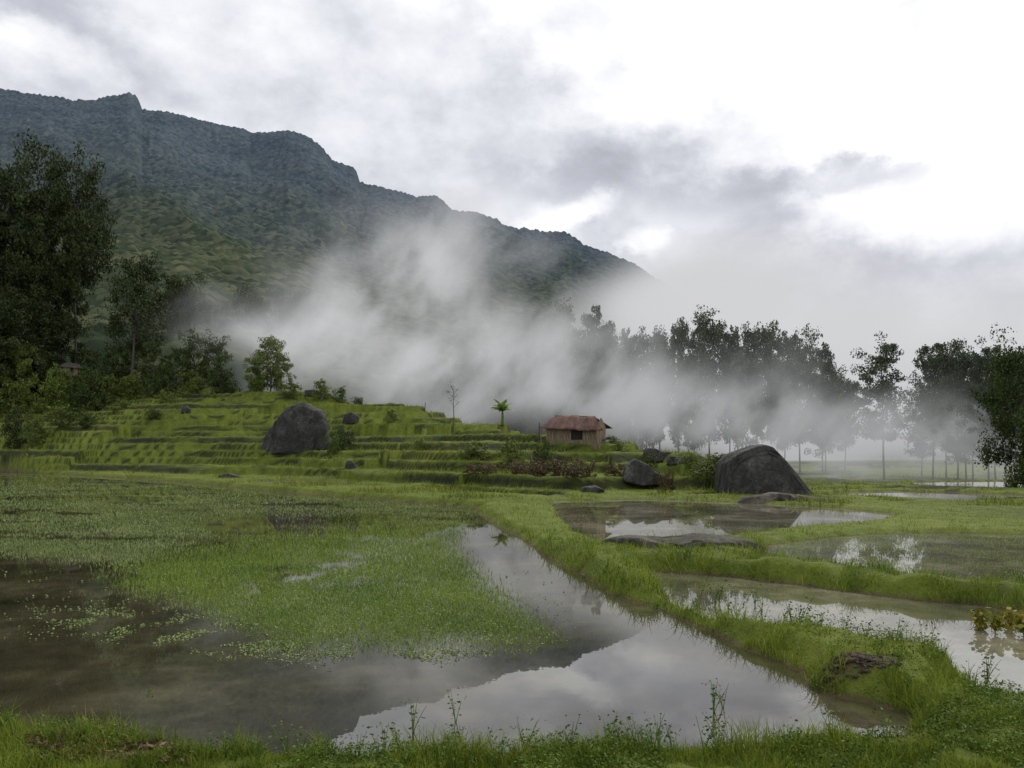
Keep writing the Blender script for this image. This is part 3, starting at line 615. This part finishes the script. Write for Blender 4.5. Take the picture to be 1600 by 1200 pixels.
# ---------------------------------------------------------------- mist
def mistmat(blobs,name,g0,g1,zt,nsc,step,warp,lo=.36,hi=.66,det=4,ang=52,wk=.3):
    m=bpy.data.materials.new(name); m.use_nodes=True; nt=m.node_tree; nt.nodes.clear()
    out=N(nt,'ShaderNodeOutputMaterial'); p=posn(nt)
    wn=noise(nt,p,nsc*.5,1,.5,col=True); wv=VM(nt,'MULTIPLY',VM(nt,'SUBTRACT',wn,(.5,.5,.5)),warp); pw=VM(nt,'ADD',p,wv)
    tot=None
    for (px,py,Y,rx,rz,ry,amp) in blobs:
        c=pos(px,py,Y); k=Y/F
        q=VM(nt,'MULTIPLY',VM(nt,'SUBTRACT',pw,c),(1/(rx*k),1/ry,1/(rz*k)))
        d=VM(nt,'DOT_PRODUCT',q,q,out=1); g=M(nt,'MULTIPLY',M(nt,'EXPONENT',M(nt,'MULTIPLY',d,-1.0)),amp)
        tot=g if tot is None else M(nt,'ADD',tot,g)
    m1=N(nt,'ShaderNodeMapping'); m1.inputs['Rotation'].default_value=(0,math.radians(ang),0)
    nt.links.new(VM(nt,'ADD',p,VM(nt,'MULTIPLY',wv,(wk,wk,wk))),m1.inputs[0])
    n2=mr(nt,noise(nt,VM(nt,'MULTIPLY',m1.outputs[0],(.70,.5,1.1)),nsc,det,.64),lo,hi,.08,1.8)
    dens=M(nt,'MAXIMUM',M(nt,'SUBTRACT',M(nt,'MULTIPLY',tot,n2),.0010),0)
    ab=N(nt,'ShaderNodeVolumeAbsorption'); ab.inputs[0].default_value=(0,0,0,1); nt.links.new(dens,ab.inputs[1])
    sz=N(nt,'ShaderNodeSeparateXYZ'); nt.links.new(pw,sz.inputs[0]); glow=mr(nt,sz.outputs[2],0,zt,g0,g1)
    em=N(nt,'ShaderNodeEmission'); em.inputs[0].default_value=(.975,.98,1,1); nt.links.new(M(nt,'MULTIPLY',dens,glow),em.inputs[1])  # mist emits its own light in place of scattered daylight, graded by height
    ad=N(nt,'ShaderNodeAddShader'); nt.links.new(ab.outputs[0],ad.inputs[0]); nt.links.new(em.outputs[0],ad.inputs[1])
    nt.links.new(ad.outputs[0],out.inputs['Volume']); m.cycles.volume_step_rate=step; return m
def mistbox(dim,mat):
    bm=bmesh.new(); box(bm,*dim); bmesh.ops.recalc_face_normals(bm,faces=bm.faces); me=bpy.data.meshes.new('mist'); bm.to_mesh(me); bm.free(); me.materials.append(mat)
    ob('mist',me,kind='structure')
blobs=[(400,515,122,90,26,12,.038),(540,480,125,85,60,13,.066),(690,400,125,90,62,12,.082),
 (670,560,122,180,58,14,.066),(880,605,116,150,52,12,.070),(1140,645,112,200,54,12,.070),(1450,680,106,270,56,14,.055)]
mistbox((-62,95,90,140,-4,46),mistmat(blobs,'valley_mist_glow',.42,.66,20,.115,.46,(24,10,20),.35,.66,4,ang=52))
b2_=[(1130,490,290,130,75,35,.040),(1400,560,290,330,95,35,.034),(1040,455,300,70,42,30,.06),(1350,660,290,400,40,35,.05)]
mistbox((15,260,215,345,-5,95),mistmat(b2_,'low_cloud_glow',.54,.66,40,.03,.9,(40,20,34),.15,.6,1,wk=1))
# ---------------------------------------------------------------- world
sc=bpy.context.scene
w=bpy.data.worlds.new("World"); sc.world=w; w.use_nodes=True; nt=w.node_tree; nt.nodes.clear()
out=N(nt,'ShaderNodeOutputWorld'); tc=N(nt,'ShaderNodeTexCoord').outputs['Generated']
SE,SA=math.radians(42),math.radians(28)
sky=N(nt,'ShaderNodeTexSky',sky_type='NISHITA'); sky.sun_disc=False; sky.sun_elevation=SE; sky.sun_rotation=SA
b1=N(nt,'ShaderNodeBackground'); nt.links.new(sky.outputs[0],b1.inputs[0]); b1.inputs[1].default_value=.08
sx=N(nt,'ShaderNodeSeparateXYZ'); nt.links.new(tc,sx.inputs[0])
az=M(nt,'ARCTAN2',sx.outputs[0],sx.outputs[1]); el=M(nt,'ARCSINE',sx.outputs[2])
mp=N(nt,'ShaderNodeMapping'); mp.inputs['Scale'].default_value=(1,1,1.5); nt.links.new(tc,mp.inputs[0])
wc=N(nt,'ShaderNodeSeparateColor'); nt.links.new(noise(nt,mp.outputs[0],3.6,8,.62,col=True),wc.inputs[0])
wc2=noise(nt,mp.outputs[0],7,9,.62)
wx_=M(nt,'SUBTRACT',wc.outputs[0],.5); wy_=M(nt,'SUBTRACT',wc.outputs[1],.5)
aw=M(nt,'ADD',az,M(nt,'MULTIPLY',wx_,.36)); ew=M(nt,'ADD',el,M(nt,'MULTIPLY',wy_,.22))
aw2=M(nt,'ADD',az,M(nt,'MULTIPLY',M(nt,'SUBTRACT',wc2,.5),.14)); ew2=M(nt,'ADD',el,M(nt,'MULTIPLY',M(nt,'SUBTRACT',wc2,.5),.12))
def ae(px,py):
    a=math.atan((px-800)/F); return a,math.atan((700-py)/F*math.cos(a))
def sky_blob(px,py,rx,ry,amp,slant=0,fine=False):
    a,e=ae(px,py); da=M(nt,'SUBTRACT',aw2 if fine else aw,a); de=M(nt,'SUBTRACT',ew2 if fine else ew,e)
    if slant: de=M(nt,'SUBTRACT',de,M(nt,'MULTIPLY',da,slant))
    d=M(nt,'ADD',M(nt,'POWER',M(nt,'MULTIPLY',M(nt,'ABSOLUTE',da),F/rx),2.),M(nt,'POWER',M(nt,'MULTIPLY',M(nt,'ABSOLUTE',de),F/ry),2.))
    if fine: d=M(nt,'MULTIPLY',d,d)
    return M(nt,'MULTIPLY',M(nt,'EXPONENT',M(nt,'MULTIPLY',d,-1.)),amp)
a1,e1=ae(660,0); a2,e2=ae(1255,330)
nx,ny=-(e2-e1),(a2-a1); ln=math.hypot(nx,ny); nx/=ln; ny/=ln
s=M(nt,'ADD',M(nt,'MULTIPLY',M(nt,'SUBTRACT',aw,a1),nx),M(nt,'MULTIPLY',M(nt,'SUBTRACT',ew,e1),ny))
bank=mr(nt,s,.045,-.02)
_,er=ae(1420,385); low=mr(nt,M(nt,'ADD',el,M(nt,'MULTIPLY',wy_,.12)),er+.015,er-.03)
B=M(nt,'SUBTRACT',1.14,M(nt,'MULTIPLY',M(nt,'MAXIMUM',bank,low),.31))
for bl in [(120,75,260,42,.24,-.25),(860,240,150,70,.18),(1040,250,110,60,.14),(1180,290,60,110,.14),(480,120,140,50,.08),(1450,440,260,60,.18),(700,160,120,40,.12)]:
    B=M(nt,'SUBTRACT',B,sky_blob(*bl))
for bl in [(1320,282,120,22,.34),(900,275,130,34,.12),(1110,300,90,30,.12),(1090,200,60,30,.12),(960,120,70,24,.12)]: B=M(nt,'SUBTRACT',B,sky_blob(*bl,0,True))
for bl in [(30,115,80,25,.30),(420,20,260,50,.12),(640,290,120,50,.08),(1300,345,90,25,.2)]:
    B=M(nt,'ADD',B,sky_blob(*bl))
for bl in [(875,334,50,20,.24),(920,322,34,20,.28),(1000,382,34,18,.26),(1030,368,26,18,.24),(965,395,24,10,.14)]:
    B=M(nt,'ADD',B,sky_blob(*bl,0,True))
B=M(nt,'ADD',B,M(nt,'MULTIPLY',M(nt,'SUBTRACT',wc2,.5),.90)); B=M(nt,'ADD',B,M(nt,'MULTIPLY',wx_,.32))
_,eh=ae(800,560); B=M(nt,'SUBTRACT',B,mr(nt,el,eh,0,0,.08))
cr=ramp(nt,M(nt,'MULTIPLY',B,.7),[(.0,(.25,.26,.30)),(.25,(.38,.387,.435)),(.45,(.575,.58,.645)),(.62,(.83,.838,.885)),(.82,(1.08,1.08,1.08))])
b2=N(nt,'ShaderNodeBackground'); nt.links.new(cr,b2.inputs[0]); b2.inputs[1].default_value=1.05
mx=N(nt,'ShaderNodeMixShader'); mx.inputs[0].default_value=.93
nt.links.new(b1.outputs[0],mx.inputs[1]); nt.links.new(b2.outputs[0],mx.inputs[2]); nt.links.new(mx.outputs[0],out.inputs[0])
w.cycles.sampling_method='MANUAL'; w.cycles.sample_map_resolution=512
sl=bpy.data.lights.new('sun','SUN'); sl.energy=1.5; sl.angle=math.radians(12); sl.color=(1,.96,.88)
so=bpy.data.objects.new('sun',sl); COL.objects.link(so)
d=Vector((math.sin(SA)*math.cos(SE),math.cos(SA)*math.cos(SE),math.sin(SE))); so.rotation_euler=d.to_track_quat('Z','Y').to_euler()
cd=bpy.data.cameras.new('camera'); cd.sensor_width=36; cd.lens=36*F/1600; cd.shift_y=100/1600; cd.clip_end=20000
co=bpy.data.objects.new('camera',cd); COL.objects.link(co); co.location=(0,0,CAMH); co.rotation_euler=(math.pi/2,0,0)
sc.camera=co
sc.view_settings.view_transform='Standard'; sc.view_settings.look='None'; sc.view_settings.exposure=0
